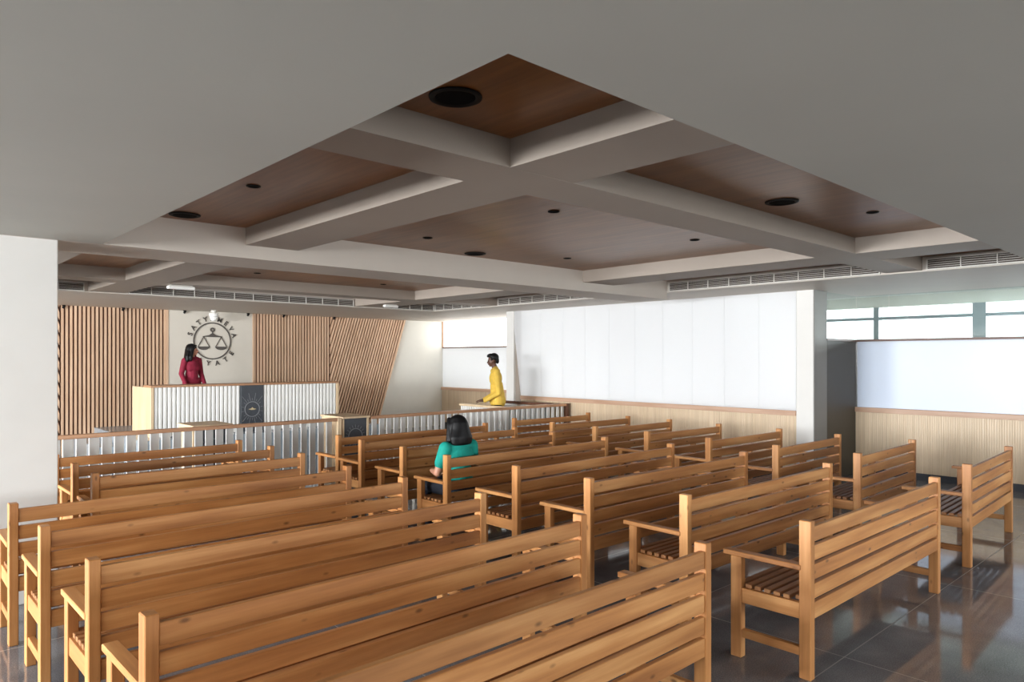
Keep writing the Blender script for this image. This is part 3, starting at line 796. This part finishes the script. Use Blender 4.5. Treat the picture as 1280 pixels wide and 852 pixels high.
def standing(label, skin, shirt, lower, H, loc, yaw, head_yaw, arms, female, hair_kind, head_pitch=0, lean=0.0, sleeve=1.0, extra=None):
    fl = Flesh(); k = H/1.70
    def P(x, y, z): return v3(x*k, (y+lean*max(0, z-.9))*k, z*k)
    sw = .142 if female else .185
    for s in (-1, 1):
        fl.chain([(P(.085*s, 0, .86), .088*k), (P(.09*s, .01, .48), .056*k), (P(.09*s, -.005, .40), .052*k), (P(.09*s, -.02, .28), .052*k), (P(.09*s, -.03, .08), .034*k)])
        fl.chain([(P(.09*s, -.05, .04), .036*k), (P(.095*s, .06, .035), .034*k), (P(.10*s, .15, .022), .024*k)])
    fl.ell(P(0, 0, .93), (.155*k, .105*k, .12*k)); fl.chain([(P(0, 0, .95), .115*k), (P(0, .0, 1.12), .105*k)])
    fl.ell(P(0, .005, 1.25), ((sw-.02)*k, .105*k, .16*k)); fl.ell(P(0, 0, 1.385), (sw*k, .078*k, .06*k))
    if female:
        for s in (-1, 1): fl.ell(P(.06*s, .075, 1.24), (.055*k, .035*k, .055*k))
    fl.chain([(P(0, -.005, 1.40), .055*k), (P(0, .015, 1.50), .050*k)])
    T = Thead(P(0, .02, 1.482), head_yaw, head_pitch)
    add_head(fl, T, k)
    sh = Flesh()
    sh.ell(P(0, 0, .84), (.205*k, .155*k, .17*k)); sh.ell(P(0, 0, .93), (.19*k, .14*k, .16*k)); sh.chain([(P(0, 0, .95), .132*k), (P(0, .0, 1.12), .122*k)])
    sh.ell(P(0, .005, 1.25), ((sw-.003)*k, .122*k, .165*k)); sh.ell(P(0, 0, 1.388), ((sw+.008)*k, .092*k, .062*k))
    sh.cap(P(0, -.005, 1.40), .070*k, P(0, .0, 1.43), .062*k)
    if female:
        for s in (-1, 1): sh.ell(P(.058*s, .070, 1.235), (.075*k, .048*k, .085*k))
    for s in (-1, 1): sh.cap(P(.03*s, -.005, 1.435), .05*k, P((sw-.01)*s, 0, 1.385), .062*k)
    for s, (el, wr, fwd, pn) in zip((-1, 1), arms):
        q = P((sw+.012)*s, 0, 1.372); el = v3(*el)*k; wr = v3(*wr)*k
        fl.chain([(q, .054*k), (el, .040*k), (wr, .026*k)])
        add_hand(fl, wr, fwd, pn, s, .5, k*(.93 if female else 1.0))
        if sleeve >= 1: sh.chain([(q, .062*k), (el, .052*k), (wr, .038*k)])
    body = fl.fuse('person', skin, .0075, 3)
    tag(body, label, 'person')
    face_parts(T, body, k)
    sh.fuse('shirt', shirt, .008, 3, body)
    tr = Flesh()
    for s in (-1, 1):
        tr.chain([(P(.085*s, 0, .86), .102*k), (P(.09*s, .01, .48), .072*k), (P(.09*s, -.02, .28), .068*k), (P(.09*s, -.03, .09), .056*k)])
    tr.ell(P(0, 0, .90), (.168*k, .118*k, .10*k)); tr.fuse('trousers', lower, .009, 3, body)
    for s in (-1, 1):
        f = Flesh(); f.chain([(P(.09*s, -.055, .044), .042*k), (P(.095*s, .06, .040), .040*k), (P(.10*s, .16, .03), .030*k)]); f.fuse('shoe', M['black'], .008, 2, body)
    if hair_kind == 'bob': hair_bob(T, k*1.02, .10, .15, body)
    else:
        h = Flesh(); R = T.to_3x3()
        def e(c, r): h.ell(T @ Vector([x*k for x in c]), [x*k for x in r], R)
        e((0, -.028, .158), (.086, .094, .086)); e((0, .035, .205), (.066, .064, .038)); e((0, -.075, .105), (.066, .042, .075)); e((0, .075, .198), (.045, .026, .022))
        for s in (-1, 1): e((.074*s, .02, .135), (.012, .022, .03))
        h.fuse('hair', M['hair'], .007, 2, body)
    if extra: extra(body, P)
    body.location = loc; body.rotation_euler = (0, 0, yaw)
    return body

# woman in red behind the long desk: body towards the room, head turned to the right of the photo
standing('standing woman in a dark red sweater with black shoulder-length hair behind the long desk', M['skin_f'], M['red'], M['navy'], 1.585, (4.655, 13.98, .5),
         math.radians(192), math.radians(46),
         [((-.205, -.01, 1.11), (-.19, .15, .90), (.05, .75, -.65), (0, -.2, -1)), ((.215, -.01, 1.11), (.215, .15, .90), (-.05, .75, -.65), (0, -.2, -1))],
         True, 'bob')
# man in yellow in the witness box: profile towards the desk
def lanyard(body, P):
    m = MB(); a = P(-.02, .118, 1.30); m.box(a.x, a.x+.05, a.y-.01, a.y+.012, a.z-.12, a.z, .003); m.build('chest_print', M['green'], body)
def heading(dx, dy): return math.atan2(dy, dx)-PI/2
standing('standing man in a long-sleeved yellow shirt with short black hair in the witness box', M['skin_m'], M['yellow'], M['navy'], 1.75, (9.07, 10.21, .15),
         heading(-.80, .60), math.radians(-4),
         [((-.215, .0, .99), (-.17, .25, .845), (.1, 1, -.12), (0, .0, -1)), ((.23, -.02, .99), (.19, .24, .845), (-.1, 1, -.12), (0, .0, -1))],
         False, 'short', math.radians(-9), .09, 1.0, None)

# ------------------------------------------------------------------ light
W = bpy.data.worlds.new('world'); S.world = W; W.use_nodes = True
wt = W.node_tree; bg = wt.nodes['Background']; bg.inputs[1].default_value = 2.4
tc = wt.nodes.new('ShaderNodeTexCoord'); sx = wt.nodes.new('ShaderNodeSeparateXYZ'); cr = wt.nodes.new('ShaderNodeValToRGB')
wt.links.new(tc.outputs['Generated'], sx.inputs[0]); wt.links.new(sx.outputs[2], cr.inputs[0]); wt.links.new(cr.outputs[0], bg.inputs[0])
cr.color_ramp.elements[0].position = 0.0; cr.color_ramp.elements[0].color = (.25, .26, .25, 1)
cr.color_ramp.elements[1].position = .02; cr.color_ramp.elements[1].color = (.93, .97, 1.0, 1)
def area(name, loc, rot, sx, sy, power, col=(1, 1, 1)):
    d = bpy.data.lights.new(name, 'AREA'); d.shape = 'RECTANGLE'; d.size = sx; d.size_y = sy; d.energy = power; d.color = col
    o = bpy.data.objects.new(name, d); COL.objects.link(o); o.location = loc; o.rotation_euler = rot; return o
COOL = (.96, .98, 1.0)
for (a, b, c, d), pw in zip(WL, (130, 750, 1550, 1250)): area('daylight_left', (XL-.22, (a+b)/2, (c+d)/2), (0, -PI/2, 0), d-c, b-a, pw, COOL)
for (a, b), pw in zip(WB, (45, 190, 210)): area('daylight_back', ((a+b)/2, YB-.22, 1.6), (PI/2, 0, 0), b-a, 1.4, pw, COOL)
area('daylight_right', (XO+.9, 5.7, 3.1), (0, PI/2-.35, 0), 2.2, 20.0, 1600, COOL)

vs = S.view_settings
S.display_settings.display_device = 'sRGB'
vs.view_transform = 'Standard'; vs.look = 'None'; vs.gamma = 1.0; vs.use_curve_mapping = False
vs.exposure = 0.25
S.cycles.max_bounces = 10; S.cycles.diffuse_bounces = 6; S.cycles.glossy_bounces = 4; S.cycles.transparent_max_bounces = 12
S.cycles.caustics_reflective = False; S.cycles.caustics_refractive = False
S.cycles.sample_clamp_indirect = 8
